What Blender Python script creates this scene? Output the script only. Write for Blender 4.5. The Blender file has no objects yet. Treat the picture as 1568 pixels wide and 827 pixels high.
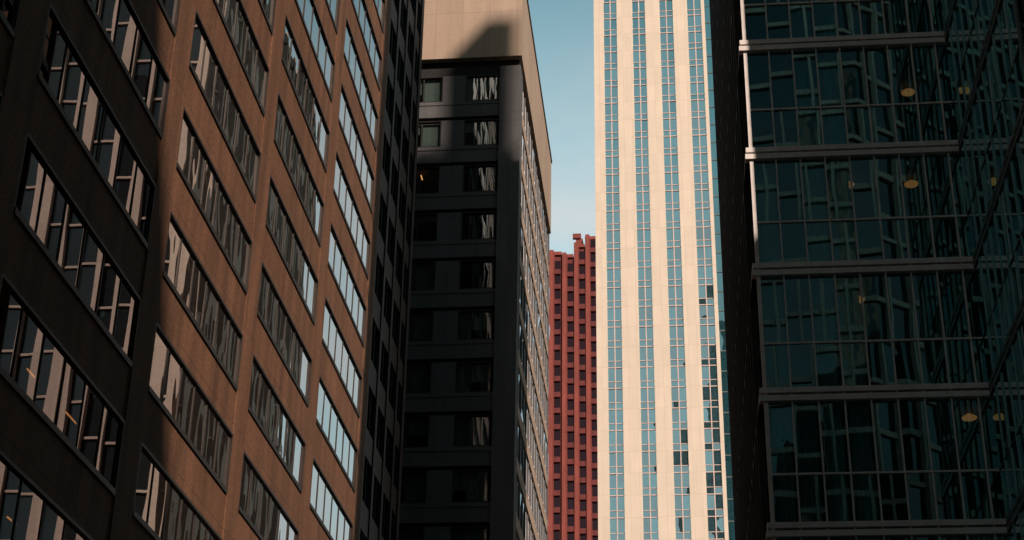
import bpy, math, random
from mathutils import Vector, Matrix
random.seed(7)
K=0.107; N=math.sqrt(1+K*K)
def W(r,d,z): return ((r+d*K)/N, (d-r*K)/N, z)
scene=bpy.context.scene

# ------------------------------------------------------------ materials
def newmat(name):
    m=bpy.data.materials.new(name); m.use_nodes=True
    nt=m.node_tree; nt.nodes.clear()
    out=nt.nodes.new('ShaderNodeOutputMaterial')
    return m,nt,out
def fuv(nt):
    tc=nt.nodes.new('ShaderNodeTexCoord')
    dt=nt.nodes.new('ShaderNodeVectorMath'); dt.operation='DOT_PRODUCT'
    dt.inputs[1].default_value=((1+K)/N,(1-K)/N,0)
    nt.links.new(tc.outputs['Object'],dt.inputs[0])
    sp=nt.nodes.new('ShaderNodeSeparateXYZ'); nt.links.new(tc.outputs['Object'],sp.inputs[0])
    cb=nt.nodes.new('ShaderNodeCombineXYZ')
    nt.links.new(dt.outputs['Value'],cb.inputs[0]); nt.links.new(sp.outputs[2],cb.inputs[1])
    return cb.outputs[0],tc.outputs['Object']
def stone(name,c1,c2,rough=0.8,grain=6,joint=None,jcol=None,stain=0.35,bump=0.02,jsize=0.012,off=0.0,c2v=.88):
    m,nt,out=newmat(name); L=nt.links
    b=nt.nodes.new('ShaderNodeBsdfPrincipled'); b.inputs['Roughness'].default_value=rough
    b.inputs['Specular IOR Level'].default_value=0.3
    uv,ob=fuv(nt)
    n1=nt.nodes.new('ShaderNodeTexNoise'); n1.inputs['Scale'].default_value=grain; n1.inputs['Detail'].default_value=6; n1.inputs['Roughness'].default_value=.7
    L.new(ob,n1.inputs['Vector'])
    mx=nt.nodes.new('ShaderNodeMix'); mx.data_type='RGBA'
    mx.inputs[6].default_value=(*c1,1); mx.inputs[7].default_value=(*c2,1)
    rp=nt.nodes.new('ShaderNodeMapRange'); rp.inputs[1].default_value=.3; rp.inputs[2].default_value=.7
    L.new(n1.outputs['Fac'],rp.inputs[0]); L.new(rp.outputs[0],mx.inputs[0])
    col=mx.outputs[2]
    mp=nt.nodes.new('ShaderNodeMapping'); mp.inputs['Scale'].default_value=(1.3,.12,1)
    L.new(uv,mp.inputs['Vector'])
    n2=nt.nodes.new('ShaderNodeTexNoise'); n2.inputs['Scale'].default_value=1.0; n2.inputs['Detail'].default_value=5
    L.new(mp.outputs[0],n2.inputs['Vector'])
    r2=nt.nodes.new('ShaderNodeMapRange'); r2.inputs[1].default_value=.3; r2.inputs[2].default_value=.7
    r2.inputs[3].default_value=1-stain; r2.inputs[4].default_value=1+stain*.3
    L.new(n2.outputs['Fac'],r2.inputs[0])
    m2=nt.nodes.new('ShaderNodeVectorMath'); m2.operation='SCALE'
    L.new(col,m2.inputs[0]); L.new(r2.outputs[0],m2.inputs['Scale']); col=m2.outputs[0]
    hsock=n1.outputs['Fac']
    if joint:
        br=nt.nodes.new('ShaderNodeTexBrick'); br.offset=off
        br.inputs['Color1'].default_value=(1,1,1,1); br.inputs['Color2'].default_value=(c2v,c2v,c2v,1)
        jc=jcol or .35
        br.inputs['Mortar'].default_value=(jc,jc,jc,1)
        br.inputs['Scale'].default_value=1; br.inputs['Mortar Size'].default_value=jsize
        br.inputs['Mortar Smooth'].default_value=.1
        br.inputs['Brick Width'].default_value=joint[0]; br.inputs['Row Height'].default_value=joint[1]
        L.new(uv,br.inputs['Vector'])
        m3=nt.nodes.new('ShaderNodeVectorMath'); m3.operation='MULTIPLY'
        L.new(col,m3.inputs[0]); L.new(br.outputs['Color'],m3.inputs[1]); col=m3.outputs[0]
    L.new(col,b.inputs['Base Color'])
    bp=nt.nodes.new('ShaderNodeBump'); bp.inputs['Strength'].default_value=.6; bp.inputs['Distance'].default_value=bump
    L.new(hsock,bp.inputs['Height']); L.new(bp.outputs[0],b.inputs['Normal'])
    L.new(b.outputs[0],out.inputs[0]); return m
def metal(name,c,rough=.4,met=.6):
    m,nt,out=newmat(name); L=nt.links
    b=nt.nodes.new('ShaderNodeBsdfPrincipled'); b.inputs['Roughness'].default_value=rough; b.inputs['Metallic'].default_value=met
    tc=nt.nodes.new('ShaderNodeTexCoord'); n=nt.nodes.new('ShaderNodeTexNoise'); n.inputs['Scale'].default_value=2.5; n.inputs['Detail'].default_value=5
    L.new(tc.outputs['Object'],n.inputs['Vector'])
    mx=nt.nodes.new('ShaderNodeMix'); mx.data_type='RGBA'
    mx.inputs[6].default_value=(*[x*.7 for x in c],1); mx.inputs[7].default_value=(*[min(1,x*1.2) for x in c],1)
    L.new(n.outputs['Fac'],mx.inputs[0]); L.new(mx.outputs[2],b.inputs['Base Color'])
    L.new(b.outputs[0],out.inputs[0]); return m
def glass(name,refl=(.9,.95,1),trans=(.25,.3,.32),f0=.08,bscale=.7,bdist=.006,opaque=None,rough=0.0,power=4.0,bstretch=(1,1,1)):
    m,nt,out=newmat(name); L=nt.links
    lw=nt.nodes.new('ShaderNodeLayerWeight'); lw.inputs[0].default_value=.5
    pw=nt.nodes.new('ShaderNodeMath'); pw.operation='POWER'; pw.inputs[1].default_value=power
    L.new(lw.outputs['Facing'],pw.inputs[0])
    ma=nt.nodes.new('ShaderNodeMath'); ma.operation='MULTIPLY_ADD'; ma.inputs[1].default_value=1-f0; ma.inputs[2].default_value=f0
    L.new(pw.outputs[0],ma.inputs[0])
    tc=nt.nodes.new('ShaderNodeTexCoord')
    mp=nt.nodes.new('ShaderNodeMapping'); mp.inputs['Scale'].default_value=bstretch
    L.new(tc.outputs['Object'],mp.inputs[0])
    n=nt.nodes.new('ShaderNodeTexNoise'); n.inputs['Scale'].default_value=bscale; n.inputs['Detail'].default_value=1.0
    L.new(mp.outputs[0],n.inputs['Vector'])
    bp=nt.nodes.new('ShaderNodeBump'); bp.inputs['Strength'].default_value=1; bp.inputs['Distance'].default_value=bdist
    L.new(n.outputs['Fac'],bp.inputs['Height'])
    g=nt.nodes.new('ShaderNodeBsdfGlossy'); g.inputs['Roughness'].default_value=rough; g.inputs['Color'].default_value=(*refl,1)
    L.new(bp.outputs[0],g.inputs['Normal'])
    if opaque:
        t=nt.nodes.new('ShaderNodeBsdfDiffuse'); t.inputs['Color'].default_value=(*opaque,1)
    else:
        t=nt.nodes.new('ShaderNodeBsdfTransparent'); t.inputs['Color'].default_value=(*trans,1)
    mx=nt.nodes.new('ShaderNodeMixShader'); L.new(ma.outputs[0],mx.inputs[0]); L.new(t.outputs[0],mx.inputs[1]); L.new(g.outputs[0],mx.inputs[2])
    L.new(mx.outputs[0],out.inputs[0]); return m
def emis(name,c,s):
    m,nt,out=newmat(name); e=nt.nodes.new('ShaderNodeEmission'); e.inputs[0].default_value=(*c,1); e.inputs[1].default_value=s
    nt.links.new(e.outputs[0],out.inputs[0]); return m

M={}
M['brown']=stone('brown_granite',(.125,.058,.033),(.285,.138,.080),.75,11,(2.09,3.71),.5,.4,.035,jsize=.016)
M['bronze']=metal('dark_bronze_frame',(.03,.022,.018),.45,.4)
M['shadeclad']=metal('shade_black_cladding',(.016,.014,.014),.5,.3)  # shade on the facade end put into a near-black colour
M['glassL']=glass('bronze_window_glass',(.84,.78,.76),f0=.20,bscale=.9,bdist=.0036,opaque=(.012,.010,.010),power=1.9,bstretch=(1,1,.45))
M['glassLt']=glass('clear_window_glass',(.70,.63,.64),(.35,.32,.3),f0=.15,bscale=.6,bdist=.0018,power=2.0,bstretch=(1,1,.45))
M['glassK']=glass('shade_dark_window_glass',(.35,.42,.5),f0=.1,bscale=.6,bdist=.006,opaque=(.004,.004,.005),power=2.5)  # glass darkened to match that shaded facade end
M['interior']=stone('interior_wall',(.05,.045,.04),(.08,.07,.06),.9,2)
M['ceiling']=stone('interior_ceiling',(.10,.10,.095),(.14,.135,.12),.9,2)
M['blind']=stone('window_blind',(.42,.41,.37),(.50,.48,.44),.9,3)
M['curtain']=stone('sheer_curtain',(.36,.50,.48),(.52,.64,.61),.9,3)
M['lampwarm']=emis('warm_ceiling_lamp',(1,.42,.12),1.8)
M['lamporange']=emis('orange_pendant',(1,.30,.08),.28)
M['gray']=stone('gray_precast',(.11,.105,.11),(.145,.138,.142),.8,5,(1.95,3.7),.6,.2,.012)
M['beige']=stone('beige_precast_parapet',(.45,.325,.25),(.51,.375,.29),.8,5,(1.95,9.0),.6,.12,.01)
M['black']=stone('recess_shade_black',(.012,.012,.013),(.02,.02,.02),.7,3)  # near-black: shade inside the grooves and recesses put into the colour
M['glassG']=glass('office_window_glass',(.80,.90,.92),(.42,.50,.50),.13,.6,.005,power=3)
M['glassS']=glass('side_window_glass',(.8,.9,1),f0=.12,bscale=.8,bdist=.02,opaque=(.012,.014,.017),power=3)
M['red']=stone('red_granite',(.24,.050,.040),(.33,.080,.062),.7,3,(2.9,4.2),.7,.25,.01)
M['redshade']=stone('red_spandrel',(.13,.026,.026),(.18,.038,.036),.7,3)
M['glassR']=glass('red_tower_glass',(.5,.4,.45),f0=.06,opaque=(.02,.008,.012))
M['marble']=stone('white_marble',(.70,.565,.465),(.75,.61,.505),.6,.5,(1.5,3.9),.80,.05,.002,jsize=.035,c2v=.93)
M['glassT']=glass('blue_tower_glass',(.74,.93,.95),f0=.75,bscale=.35,bdist=.010,opaque=(.05,.12,.14))
M['glassTc']=glass('corner_tower_glass',(.56,.86,.90),f0=.6,bscale=.35,bdist=.006,opaque=(.015,.06,.07))
M['pinkmetal']=metal('tower_mullion',(.62,.46,.42),.5,.1)
M['steel']=metal('steel_mullion',(.76,.68,.65),.45,.1)
M['darksteel']=metal('dark_steel_mullion',(.10,.12,.12),.4,.6)
M['tealsteel']=metal('teal_painted_mullion',(.22,.36,.38),.4,.3)
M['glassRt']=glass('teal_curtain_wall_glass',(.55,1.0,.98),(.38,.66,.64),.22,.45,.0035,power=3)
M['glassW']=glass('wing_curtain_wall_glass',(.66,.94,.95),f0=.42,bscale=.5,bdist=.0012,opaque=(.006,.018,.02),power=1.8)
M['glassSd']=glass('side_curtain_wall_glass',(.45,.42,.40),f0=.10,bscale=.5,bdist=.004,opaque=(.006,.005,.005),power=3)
M['asphalt']=stone('asphalt',(.04,.04,.042),(.06,.06,.062),.9,12)
M['concrete']=stone('sidewalk_concrete',(.28,.27,.25),(.36,.34,.32),.9,6)
M['ground']=stone('ground_concrete',(.16,.155,.15),(.21,.2,.19),.9,3)
M['paint']=stone('road_paint',(.7,.7,.68),(.8,.8,.78),.8,8)
M['white']=stone('pale_pier',(.40,.33,.29),(.50,.42,.37),.7,3,(1.5,3.8),.7,.1)
M['darkclad']=stone('dark_cladding',(.06,.055,.05),(.09,.08,.075),.7,4,(1.5,3.8),.6,.2)

# ------------------------------------------------------------ mesh builder
class Bld:
    def __init__(s,name):
        s.name=name; s.parts={}
    def p(s,part,mat):
        return s.parts.setdefault(part,([],[],mat))
    def box(s,part,mat,r0,r1,d0,d1,z0,z1):
        V,F,_=s.p(part,mat); i=len(V)
        for z in (z0,z1):
            for (r,d) in ((r0,d0),(r1,d0),(r1,d1),(r0,d1)): V.append(W(r,d,z))
        for f in ((0,3,2,1),(4,5,6,7),(0,1,5,4),(1,2,6,5),(2,3,7,6),(3,0,4,7)): F.append(tuple(i+k for k in f))
    def quad(s,part,mat,pts):
        V,F,_=s.p(part,mat); i=len(V)
        V.extend(W(*q) for q in pts); F.append(tuple(range(i,i+len(pts))))
    def paneD(s,part,mat,r0,r1,d,z0,z1,t=.004):      # faces -d
        a=random.gauss(0,t)*(r1-r0); b=random.gauss(0,t)*(z1-z0)
        s.quad(part,mat,[(r0,d-a-b,z0),(r1,d+a-b,z0),(r1,d+a+b,z1),(r0,d-a+b,z1)])
    def paneR(s,part,mat,r,d0,d1,z0,z1,sgn=1,t=.004): # faces +r (sgn 1) or -r
        a=random.gauss(0,t)*(d1-d0); b=random.gauss(0,t)*(z1-z0)
        q=[(r-a-b,d0,z0),(r+a-b,d1,z0),(r+a+b,d1,z1),(r-a+b,d0,z1)]
        if sgn<0: q.reverse()
        s.quad(part,mat,q)
    def done(s):
        e=bpy.data.objects.new(s.name,None); scene.collection.objects.link(e)
        for k,(V,F,mat) in s.parts.items():
            me=bpy.data.meshes.new(k); me.from_pydata(V,[],F); me.update()
            me.materials.append(M[mat]); o=bpy.data.objects.new(k,me); scene.collection.objects.link(o); o.parent=e
        return e

# ------------------------------------------------------------ brown building (left)
b=Bld('brown_granite_office_building')
RF=-14.9; P=10.46; FH=3.71; WB=16.1; NF=18
d_first=31.5-P*2; d_end=73.33; ztop=WB+FH*NF
bays=[d_first+P*i for i in range(6)]
nlow=-4
for n in range(nlow,NF+1):
    zb=WB+FH*n; zt=zb+2.05
    b.box('spandrels','brown',RF-.55,RF,d_first-1.4,d_end,zb-(FH-2.05),zb)
    b.box('floor_slabs','ceiling',RF-6,RF-.56,d_first-1.4,d_end-.3,zb-(FH-2.05)+.2,zb-.3)
    for i,ds in enumerate(bays):
        de=ds+8.98
        if n==NF: continue
        f=.07
        b.box('window_frames','bronze',RF-.30,RF+.035,ds-.01,ds+f,zb,zt)
        b.box('window_frames','bronze',RF-.30,RF+.035,de-f,de+.01,zb,zt)
        b.box('window_frames','bronze',RF-.30,RF+.05,ds+f,de-f,zb-.09,zb+f)
        b.box('window_frames','bronze',RF-.30,RF+.035,ds+f,de-f,zt-f,zt+.02)
        np_=6; pw=(de-ds-2*f)/np_
        lit=i in (1,2)
        for k in range(np_):
            a0=ds+f+k*pw
            b.paneR('clear_glass' if lit else 'window_glass','glassLt' if lit else 'glassL',RF-.05,a0,a0+pw,zb+.06,zt-.06,1,.0016)
            if k: b.box('window_mullions','bronze',RF-.12,RF-.02,a0-.02,a0+.02,zb+f,zt-f)
            if lit and random.random()<.15:
                h=random.choice((.35,.6,1.0,1.5,1.8))
                b.box('blinds','blind',RF-.52,RF-.50,a0+.05,a0+pw-.05,zt-h,zt-.02)
        if lit and n<=0:
            for k in range(3):
                b.box('ceiling_lamps','lampwarm',RF-.85,RF-.82,ds+1.1+k*3+random.uniform(-.3,.3),ds+1.9+k*3,zt-.55,zt-.52)
for i in range(7):
    d0=d_first+P*i-(P-8.98)
    d1=d_first+P*i
    d1=min(d1,d_end)
    b.box('pilasters','brown',RF-.56,RF+.04,d0,d1,0,ztop+2.2)
b.box('core_walls','interior',-60,RF-6,d_first-1.3,d_end-.1,0,ztop+1)
b.box('end_walls','brown',-60,RF-.54,d_end-.35,d_end,0,ztop+2)
b.box('end_walls','brown',-60,RF-.54,d_first-1.4,d_first-1.1,0,ztop+2)
b.box('roof','darkclad',-60,RF-.05,d_first-1.4,d_end,ztop+1.0,ztop+1.9)
b.done()
# shaded facade end as a separate volume, its darkness put into black cladding
kb=Bld('shade_black_facade_end')
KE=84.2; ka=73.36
kb.box('core_walls','shadeclad',-60,RF-.5,ka,KE,0,82)
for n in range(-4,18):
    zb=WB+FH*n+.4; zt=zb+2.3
    kb.box('spandrels','shadeclad',RF-.5,RF-.08,ka,KE-.2,zb-(FH-2.3),zb)
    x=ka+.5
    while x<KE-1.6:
        kb.box('piers','shadeclad',RF-.5,RF-.02,x-.5,x,zb-(FH-2.3),zt)
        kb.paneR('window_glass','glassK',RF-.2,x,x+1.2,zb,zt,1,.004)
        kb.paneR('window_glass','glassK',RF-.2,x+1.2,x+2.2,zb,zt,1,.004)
        kb.box('window_mullions','shadeclad',RF-.25,RF-.12,x+1.17,x+1.22,zb,zt)
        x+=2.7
kb.box('corner_pier','shadeclad',RF-.5,RF,KE-.7,KE+.02,0,83)
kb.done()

# ------------------------------------------------------------ gray building
g=Bld('gray_precast_office_building')
RC=-9.97; DG=96.5; DE=122.6; ZR=75.1; ZB=68.1; FG=3.7
g.box('core_walls','interior',-50,RC-4,DG+4,DE-1,0,ZR-1)
g.box('parapet','beige',-50,RC+.12,DG-.45,DE+.1,ZB,ZR)
g.box('parapet_coping','gray',-50.1,RC+.2,DG-.53,DE+.18,ZR,ZR+.25)
for n in range(0,18):
    zt=66.9-FG*n; zb=zt-2.15
    zlow=zb-(FG-2.15)
    g.box('spandrels','gray',-50,RC-1.44,DG,DG+.4,max(0,zlow+.26),zb)
    g.box('shadow_grooves','black',-50,RC-1.44,DG+.22,DG+.4,max(0,zlow),zlow+.26)
    g.box('sills','gray',-50,RC-1.44,DG-.05,DG-.002,zb-.30,zb-.18)
    g.box('floor_slabs','ceiling',-50,RC-.5,DG+.42,DE-.5,zb-1.2,zb-.3)
    k=0; rr=RC-1.59
    while rr>-48:
        r1=rr; r0=rr-2.3
        g.box('wall_piers','gray',r0-1.6,r0,DG+.02,DG+.4,zb,zt)
        f=.08
        g.box('window_frames','bronze',r0,r0+f,DG+.02,DG+.2,zb,zt); g.box('window_frames','bronze',r1-f,r1,DG+.02,DG+.2,zb,zt)
        g.box('window_frames','bronze',r0+f,r1-f,DG+.02,DG+.2,zb,zb+f); g.box('window_frames','bronze',r0+f,r1-f,DG+.02,DG+.2,zt-f,zt)
        mid=r0+1.5*.6
        g.box('window_frames','bronze',mid-.03,mid+.03,DG+.1,DG+.2,zb+f,zt-f)
        g.paneD('window_glass','glassG',r0+.05,mid,DG+.17,zb+.05,zt-.05,.005)
        g.paneD('window_glass','glassG',mid,r1-.05,DG+.17,zb+.05,zt-.05,.005)
        if k<3:
            if random.random()<.6 or n in (0,1,7,8):
                h=random.choice((.9,1.3,2.1,2.1)); g.box('blinds','blind',r0+.1,mid-.05,DG+.32,DG+.34,zt-h,zt)
                h=random.choice((.5,1.3,2.1,2.1)); g.box('blinds','blind',mid+.05,r1-.1,DG+.32,DG+.34,zt-h,zt)
            if (n,k) in ((2,1),(5,0),(6,1)):
                x=r0+random.uniform(.5,1.4); g.box('ceiling_lamps','lampwarm',x,x+.07,DG+1.2,DG+1.8,zt-.02,zt+.05)
        rr-=3.9; k+=1
    g.box('side_spandrels','beige',RC-.4,RC,DG+1.5,DE,max(0,zlow+.5),zb-.1)
    g.box('side_recess','black',RC-.4,RC-.12,DG+1.5,DE,max(0,zlow),zlow+.5)
    dd=DG+1.5
    while dd<DE-1:
        g.box('side_piers','gray',RC-.4,RC+.04,dd-.12,dd+.12,zb-.1,zt+.1)
        for q in (0,1):
            g.paneR('side_glass','glassS',RC-.06,dd+.12+q*.86,dd+.98+q*.86,zb-.1,zt,1,.015)
        g.box('side_mullions','steel',RC-.1,RC-.02,dd+.95,dd+1.01,zb-.1,zt)
        dd+=1.96
g.box('corner_pier','gray',RC-1.44,RC+.02,DG-.12,DG+1.5,0,ZB-.6)
g.box('header_groove','black',-50,RC-.1,DG+.1,DG+.4,66.9,ZB)
g.box('back_wall','gray',-50,RC,DE-.3,DE+.02,0,ZB)
g.done()

# ------------------------------------------------------------ red tower
t=Bld('red_granite_skyscraper')
q_=1.121
DR=329*q_; FR=4.2
steps=[(-45,-24.0,174.6,0),(-24.0,-21.4,174.6,1),(-21.4,-18.9,177.9,2),(-18.9,-16.2,180.6,3),(-16.2,-13.6,181.5,4),(-13.6,-11,184.0,5),(-11,12,188,6)]
for r0,r1,zt,k in steps:
    r0*=q_; r1*=q_; zt=(zt-1.6)*q_+1.6
    dk=DR+k*1.6
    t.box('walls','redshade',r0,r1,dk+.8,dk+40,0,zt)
    x=r0
    while x<r1-.5:
        w=min(2.6*q_,r1-x)
        V,F,_=t.p('ribs','red'); i=len(V)
        for z in (0,zt+.6):
            for q in ((x,dk+.85),(x+w*.06,dk-1.3),(x+w*.40,dk-1.3),(x+w*.50,dk+.85)): V.append(W(q[0],q[1],z))
        F+= [(i,i+1,i+5,i+4),(i+1,i+2,i+6,i+5),(i+2,i+3,i+7,i+6),(i+4,i+5,i+6,i+7)]
        n=0
        while 60+FR*n<zt-3:
            z=60+FR*n
            t.box('windows','glassR',x+w*.50,x+w,dk+.4,dk+.82,z+1.2,z+3.6)
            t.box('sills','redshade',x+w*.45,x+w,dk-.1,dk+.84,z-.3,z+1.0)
            n+=1
        x+=w
    t.box('coping','red',r0,r1,dk+.3,dk+3,zt,zt+.9)
t.box('roof_crane','red',-21.0*q_,-19.4*q_,DR+5,DR+8,198,202.5)
t.box('roof_crane','red',-21.7*q_,-19.8*q_,DR+4.6,DR+5.6,202.5,203.8)
t.done()

# ------------------------------------------------------------ white tower
w=Bld('white_marble_skyscraper')
R0=-12.93; DT=262.4; HT=270; FT=3.9
gl=[(1.95,4.45),(7.5,9.95),(12.8,15.35),(18.15,20.8)]
edges=[0]+[v for q in gl for v in q]+[21.46]
for i in range(0,len(edges),2):
    w.box('marble_piers','marble',R0+edges[i],R0+edges[i+1],DT,DT+1,0,HT)
w.box('core','darkclad',R0+.1,R0+21.36,DT+1,DT+34,0,HT-1)
w.box('side_wall','marble',R0,R0+.12,DT+1,DT+34,0,HT)
nf=int(HT/FT)
for a,c in gl:
    for n in range(nf):
        z=n*FT
        m_=(a+c)/2
        for (x0,x1) in ((a,m_),(m_,c)):
            w.paneD('window_glass','glassT',R0+x0,R0+x1,DT+.35,z+1.25,z+FT,.008)
            w.paneD('spandrel_glass','glassT',R0+x0,R0+x1,DT+.35,z,z+1.25,.008)
        w.box('transoms','pinkmetal',R0+a,R0+c,DT+.2,DT+.4,z-.08,z+.08)
        w.box('transoms','pinkmetal',R0+a,R0+c,DT+.25,DT+.4,z+1.19,z+1.31)
    w.box('mullions','pinkmetal',R0+m_-.09,R0+m_+.09,DT+.15,DT+.4,0,HT)
w.box('corner_core','darkclad',8.3,9.9,DT+3.2,DT+32,0,HT-1)
for n in range(nf):
    z=n*FT
    w.paneD('corner_glass','glassTc',8.54,10.0,DT+3,z,z+FT,.003)
    w.paneR('corner_glass','glassTc',8.56,DT+1,DT+3,z,z+FT,1,.003)
    w.paneR('corner_glass','glassTc',10.0,DT+3,DT+32,z,z+FT,1,.003)
    w.box('corner_transoms','darksteel',8.54,10.05,DT+2.9,DT+3.1,z-.12,z+.12)
w.done()

# ------------------------------------------------------------ right dark curtain wall building
c=Bld('glass_curtain_wall_office_building')
RL=2.79; DF=46.56; RI=9.46; NR=12; H=29.5+4.25*NR; FH2=4.25; dend=70.7; dw=37.0; RO=18
pit=.7845
for n in range(-6,NR):
    z=29.5+FH2*n; zt_=z+1.72
    for (za,zb2,pr) in ((-.23,-.05,.18),(-.05,.04,.05),(.04,.21,.15)):
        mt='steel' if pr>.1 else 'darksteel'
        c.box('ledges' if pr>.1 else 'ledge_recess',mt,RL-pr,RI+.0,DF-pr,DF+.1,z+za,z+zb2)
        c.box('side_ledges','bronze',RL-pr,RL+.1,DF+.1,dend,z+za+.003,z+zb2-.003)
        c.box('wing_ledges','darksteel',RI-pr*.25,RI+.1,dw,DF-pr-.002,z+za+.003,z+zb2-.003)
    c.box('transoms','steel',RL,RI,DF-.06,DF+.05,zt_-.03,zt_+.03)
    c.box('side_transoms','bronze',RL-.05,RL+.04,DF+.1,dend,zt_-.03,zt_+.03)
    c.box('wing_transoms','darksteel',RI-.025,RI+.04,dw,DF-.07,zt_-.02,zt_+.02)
    for k in range(9):
        x0=RL+.02+k*pit; x1=min(x0+pit,RI)
        if x1-x0<.05: continue
        c.paneD('window_glass','glassRt',x0,x1,DF,z+.1,zt_,.004)
        c.paneD('window_glass','glassRt',x0,x1,DF,zt_,z+FH2-.1,.004)
    dd=DF+.1
    while dd<dend:
        c.paneR('side_glass','glassSd',RL,dd,min(dd+1.5,dend),z+.1,z+FH2-.1,-1,.004); dd+=1.5
    dd=DF
    while dd>dw+.01:
        d2=max(dd-.95,dw)
        c.paneR('wing_glass','glassW',RI,d2,dd,z+.1,zt_,-1,.002)
        c.paneR('wing_glass','glassW',RI,d2,dd,zt_,z+FH2-.1,-1,.002); dd-=.95
    x=RI
    while x<RO-.5:
        c.paneD('wing_front_glass','glassSd',x,x+.78,dw,z+.1,z+FH2-.1,.004); x+=.78
    c.box('floor_slabs','ceiling',RL+.15,RI+.1,DF+.12,dend-.2,z-.16,z+.14)
    c.box('floor_slabs','ceiling',RI+.12,RO,dw+.15,DF+10,z-.155,z+.135)
    for (xa,xb,pb) in ((.05,.75,.35),(.82,1.52,.5),(1.60,2.30,.9),(2.40,3.12,.95)):
        if random.random()<pb:
            V,F,_=c.p('curtains','curtain'); i0=len(V); m_=28
            for s_ in range(m_+1):
                x=RL+xa+(xb-xa)*s_/m_; y=DF+.35+.07*math.sin(s_*1.5+n)+.03*math.sin(s_*.7)
                V.append(W(x,y,z+.2)); V.append(W(x,y,z+FH2-.25))
            for s_ in range(m_): F.append((i0+2*s_,i0+2*s_+2,i0+2*s_+3,i0+2*s_+1))
    if random.random()<.6:
        x=RL+random.uniform(3.5,6); c.box('partitions','interior',x,x+.1,DF+1.5,DF+6,z+.14,z+FH2-.17)
for k in range(9):
    x=RL+.02+k*pit
    wd=.085 if k==0 else .030
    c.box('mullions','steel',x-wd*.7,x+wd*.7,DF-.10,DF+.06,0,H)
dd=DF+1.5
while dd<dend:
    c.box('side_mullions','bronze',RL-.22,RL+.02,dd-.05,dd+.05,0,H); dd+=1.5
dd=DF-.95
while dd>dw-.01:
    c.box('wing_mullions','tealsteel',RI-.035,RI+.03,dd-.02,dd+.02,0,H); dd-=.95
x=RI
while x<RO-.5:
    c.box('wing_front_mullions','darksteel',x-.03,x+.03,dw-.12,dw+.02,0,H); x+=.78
c.box('core_walls','interior',RL+5,14,DF+7,dend-1,0,H)
c.box('core_walls','interior',RI+4,RO-1,dw+4,DF+9,0,H-.1)
c.box('back_wall','darkclad',RL+.02,9.5,dend-.2,dend,0,H)
c.box('back_wall','darkclad',9.4,9.7,DF+10,dend-.21,0,H)
c.box('back_wall','darkclad',9.7,RO-.2,DF+9.7,DF+10,0,H)
c.box('back_wall','darkclad',RO-.2,RO,dw+.1,DF+10,0,H)
c.box('roof','darkclad',RL,RI,DF,dend,H,H+1)
c.box('roof','darkclad',RI,RO,dw,DF+10,H+.01,H+1.02)
for (x,y,n) in ((8.5,2.6,0),(6.0,1.5,-1),(8.1,1.6,-1),(6.0,1.5,-2),(9.0,1.2,-3),(5.7,2.5,-3)):
    z=29.5+FH2*n+FH2-.35
    V,F,_=c.p('pendant_lamps','lamporange'); i=len(V); q=12
    for (rad,zz) in ((.06,.10),(.24,-.02),(.22,-.06)):
        for s_ in range(q):
            a=2*math.pi*s_/q; V.append(W(x+rad*math.cos(a),DF+y+rad*math.sin(a),z+zz))
    for L_ in range(2):
        for s_ in range(q):
            F.append((i+L_*q+s_,i+L_*q+(s_+1)%q,i+(L_+1)*q+(s_+1)%q,i+(L_+1)*q+s_))
    F.append(tuple(i+2*q+s_ for s_ in range(q)))
    c.box('pendant_rods','darksteel',x-.01,x+.01,DF+y-.01,DF+y+.01,z+.1,z+.3)
c.done()

# ------------------------------------------------------------ surrounding city blocks (outside frame, some added only for shade)
def pier_tower(name,r0,r1,d0,d1,h,mat,gmat,pitch=3.0,pw=1.3,fl=3.8,band=.25):
    s=Bld(name)
    s.box('glass_body',gmat,r0,r1,d0,d1,0,h)
    def run(a0,a1,fn):
        x=a0
        while x<a1-pw*.5:
            fn(x,min(x+pw,a1)); x+=pitch
    run(r0,r1,lambda a,e:s.box('piers',mat,a,e,d0-.5,d0-.005,0,h+1.5))
    run(r0,r1,lambda a,e:s.box('piers',mat,a,e,d1+.005,d1+.5,0,h+1.5))
    run(d0,d1,lambda a,e:s.box('piers',mat,r0-.5,r0-.005,a,e,0,h+1.5))
    run(d0,d1,lambda a,e:s.box('piers',mat,r1+.005,r1+.5,a,e,0,h+1.5))
    z=fl
    while z<h:
        s.box('floor_bands',mat,r0-.2,r1+.2,d0-.2,d1+.2,z-band,z+band); z+=fl
    s.box('roof','darkclad',r0-.4,r1+.4,d0-.4,d1+.4,h+.02,h+1)
    return s
def loc(X,Y): return ((X-K*Y)/N,(K*X+Y)/N)
M['glassO']=glass('neighbour_glass',(.45,.52,.56),f0=.12,opaque=(.015,.018,.02))
pier_tower('striped_office_tower',8,46,112,150,96,'white','glassO',2.3,.85,band=.10).done()
r0,d0=loc(50.5,-28)
st=pier_tower('slab_shadow_tower',r0,r0+12.4,d0,d0+8,153.6,'darkclad','glassO',2.1,.5)  # unseen tower added so its shadow covers the gray front and wing
r1,d1=loc(61.2,-25.2)
st.box('roof_shadow_box','darkclad',r1,r0+12.4,d1,d1+4.2,154.6,165.2)  # added roof box, shaped for the shadow peak on the gray parapet
st.done()
cb=Bld('chamfered_shadow_block')  # unseen block added, roofline angled to shade the brown facade's near end
poly=[(13,-24.8),(55,-71),(30,-92),(-30,-92),(-30,-40),(-4,-24.8)]
def prism(part,mat,pl,z0,z1):
    V,F,_=cb.p(part,mat); i=len(V); n=len(pl)
    for z in (z0,z1):
        for q in pl: V.append((q[0],q[1],z))
    for k in range(n): F.append((i+k,i+(k+1)%n,i+n+(k+1)%n,i+n+k))
    F.append(tuple(i+n+k for k in range(n))); F.append(tuple(i+k for k in reversed(range(n))))
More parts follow.
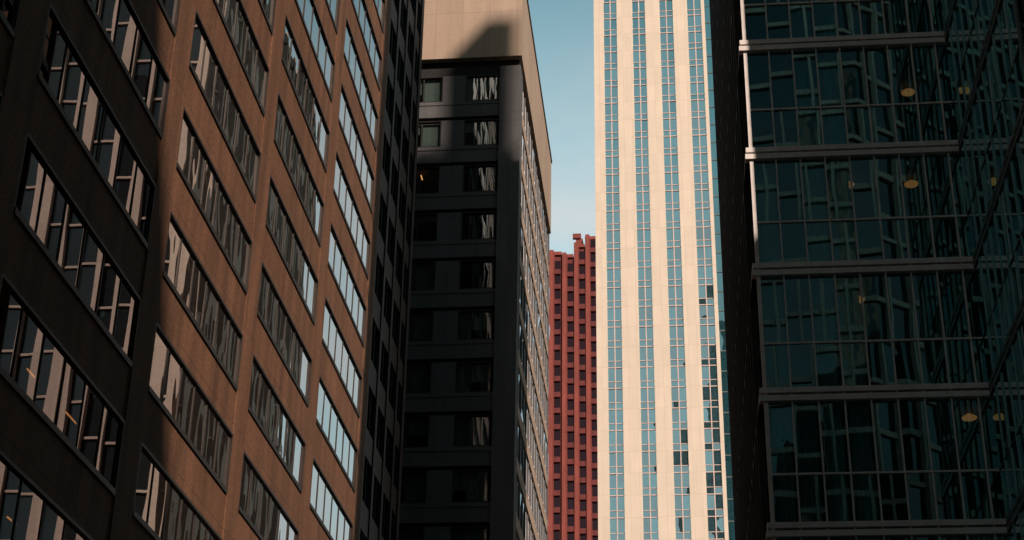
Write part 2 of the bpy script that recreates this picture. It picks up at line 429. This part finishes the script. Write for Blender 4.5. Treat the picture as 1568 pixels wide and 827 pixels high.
prism('glass_body','glassO',poly,0,106.2)
cx=sum(q[0] for q in poly)/6; cy=sum(q[1] for q in poly)/6
pl2=[(cx+(q[0]-cx)*1.008,cy+(q[1]-cy)*1.008) for q in poly]
z=4
while z<106: prism('floor_bands','white',pl2,z-.22,z+.22); z+=3.8
prism('roof','darkclad',pl2,106.25,107.1)
for k in range(6):
    a=Vector(pl2[k]); e=Vector(pl2[(k+1)%6]); L_=(e-a).length; n_=int(L_/2.4)
    for j in range(n_):
        q=a.lerp(e,(j+.5)/n_); dx=(e-a).normalized()*.12; nn=Vector((dx.y,-dx.x)).normalized()*.25
        pp=[q-dx-nn,q+dx-nn,q+dx+nn,q-dx+nn]; prism('fins','white',[(v.x,v.y) for v in pp],0,106)
cb.done()
pier_tower('dark_reflection_tower',-40,11,-170,-130,190,'darkclad','glassO',3.0,.7).done()  # unseen tower added to darken reflections in the curtain wall
pier_tower('dark_glass_skyscraper',12,48,-170,-130,308,'darkclad','glassO',3.0,.6).done()
pier_tower('stone_office_block',50,95,60,100,60,'white','glassO',3.2,1.7).done()
pier_tower('low_skylight_blocker',23,60,-12,50,50,'darkclad','glassO',3.0,1.2).done()  # unseen block added to cut sky light low in the street

# ------------------------------------------------------------ ground, street
def sheet(name,mat,r0,r1,d0,d1,z):
    me=bpy.data.meshes.new(name)
    me.from_pydata([W(r0,d0,z),W(r1,d0,z),W(r1,d1,z),W(r0,d1,z)],[],[(0,1,2,3)]); me.materials.append(M[mat])
    o=bpy.data.objects.new(name,me); scene.collection.objects.link(o); return o
sheet('ground','ground',-3000,3000,-3000,3000,-.012)
sheet('road','asphalt',-11,-.6,-20,400,-.004)
for nm,a,e,q0,q1 in (('sidewalk',-14.8,-11,5,86),('sidewalk',-.6,2.7,-20,71)):
    s=Bld(nm); s.box('slab','concrete',a,e,q0,q1,-.01,.13); s.done()
lm=Bld('road_markings')
for k in range(40):
    dd=-18+k*9; lm.quad('dashes','paint',[(-5.87,dd,.001),(-5.73,dd,.001),(-5.73,dd+3,.001),(-5.87,dd+3,.001)])
lm.done()

# ------------------------------------------------------------ light
el=math.radians(35); hx,hy=.54,-1.0; l=math.hypot(hx,hy); hx/=l; hy/=l
S=Vector((hx*math.cos(el),hy*math.cos(el),math.sin(el)))
sd=bpy.data.lights.new('sun','SUN'); sd.energy=4.9; sd.angle=math.radians(.5); sd.color=(1,.83,.69)
so=bpy.data.objects.new('sun',sd); scene.collection.objects.link(so)
so.rotation_euler=S.to_track_quat('Z','Y').to_euler(); so.location=(60,-60,200)
wd=bpy.data.worlds.new('World'); scene.world=wd; wd.use_nodes=True
nt=wd.node_tree; nt.nodes.clear(); L=nt.links
out=nt.nodes.new('ShaderNodeOutputWorld'); bg=nt.nodes.new('ShaderNodeBackground'); bg.inputs[1].default_value=.11
sk=nt.nodes.new('ShaderNodeTexSky'); sk.sky_type='NISHITA'; sk.sun_disc=False
sk.sun_elevation=el; sk.sun_rotation=math.atan2(hx,hy); sk.air_density=1.0; sk.dust_density=.3; sk.ozone_density=1.0
tc=nt.nodes.new('ShaderNodeTexCoord'); sp=nt.nodes.new('ShaderNodeSeparateXYZ'); L.new(tc.outputs['Generated'],sp.inputs[0])
zr=nt.nodes.new('ShaderNodeMapRange'); zr.interpolation_type='SMOOTHSTEP'; zr.inputs[1].default_value=.45; zr.inputs[2].default_value=.85; zr.inputs[3].default_value=2.6; zr.inputs[4].default_value=.35
L.new(sp.outputs[2],zr.inputs[0])
yr=nt.nodes.new('ShaderNodeMapRange'); yr.interpolation_type='SMOOTHSTEP'; yr.inputs[1].default_value=-.6; yr.inputs[2].default_value=.75; yr.inputs[3].default_value=.44; yr.inputs[4].default_value=1.0
L.new(sp.outputs[1],yr.inputs[0])
ml=nt.nodes.new('ShaderNodeMath'); ml.operation='MULTIPLY'; L.new(zr.outputs[0],ml.inputs[0]); L.new(yr.outputs[0],ml.inputs[1])
mp=nt.nodes.new('ShaderNodeMapping'); mp.inputs['Scale'].default_value=(1,1,1.8); mp.inputs['Location'].default_value=(.3,.1,.25)
L.new(tc.outputs['Generated'],mp.inputs[0])
ns=nt.nodes.new('ShaderNodeTexNoise'); ns.inputs['Scale'].default_value=9; ns.inputs['Detail'].default_value=6; ns.inputs['Roughness'].default_value=.5
L.new(mp.outputs[0],ns.inputs['Vector'])
mr=nt.nodes.new('ShaderNodeMapRange'); mr.inputs[1].default_value=.32; mr.inputs[2].default_value=.68; mr.inputs[3].default_value=.4; mr.inputs[4].default_value=1.0
L.new(ns.outputs['Fac'],mr.inputs[0])
hz=nt.nodes.new('ShaderNodeMapRange'); hz.inputs[1].default_value=.61; hz.inputs[2].default_value=.49; hz.inputs[3].default_value=.06; hz.inputs[4].default_value=1.0
L.new(sp.outputs[2],hz.inputs[0])
cm=nt.nodes.new('ShaderNodeMath'); cm.operation='MULTIPLY'; L.new(mr.outputs[0],cm.inputs[0]); L.new(hz.outputs[0],cm.inputs[1])
tint=nt.nodes.new('ShaderNodeMix'); tint.data_type='RGBA'; tint.blend_type='MULTIPLY'; tint.inputs[0].default_value=1; tint.inputs[7].default_value=(.92,1.12,.78,1)
L.new(sk.outputs[0],tint.inputs[6])
mx=nt.nodes.new('ShaderNodeMix'); mx.data_type='RGBA'; L.new(cm.outputs[0],mx.inputs[0]); L.new(tint.outputs[2],mx.inputs[6]); mx.inputs[7].default_value=(2.2,2.45,2.5,1)
sc=nt.nodes.new('ShaderNodeVectorMath'); sc.operation='SCALE'; L.new(mx.outputs[2],sc.inputs[0]); L.new(ml.outputs[0],sc.inputs['Scale'])
L.new(sc.outputs[0],bg.inputs[0]); L.new(bg.outputs[0],out.inputs[0])

# ------------------------------------------------------------ camera
th=math.radians(27.1); ct,stt=math.cos(th),math.sin(th)
F_=Vector((0,ct,stt)); U=Vector((0,-stt,ct)); R=Vector((1,0,0))
ro=-.0175
Uc=(U*math.cos(ro)+R*math.sin(ro)); Rc=(R*math.cos(ro)-U*math.sin(ro))
cam=bpy.data.cameras.new('camera'); co=bpy.data.objects.new('camera',cam); scene.collection.objects.link(co)
mt=Matrix((Rc,Uc,-F_)).transposed().to_4x4(); mt.translation=Vector((0,0,1.6)); co.matrix_world=mt
cam.sensor_width=36; cam.lens=36*2514/1568; cam.clip_end=6000; cam.clip_start=.1
scene.camera=co
scene.view_settings.view_transform='Standard'; scene.view_settings.look='None'; scene.view_settings.exposure=0; scene.view_settings.gamma=1
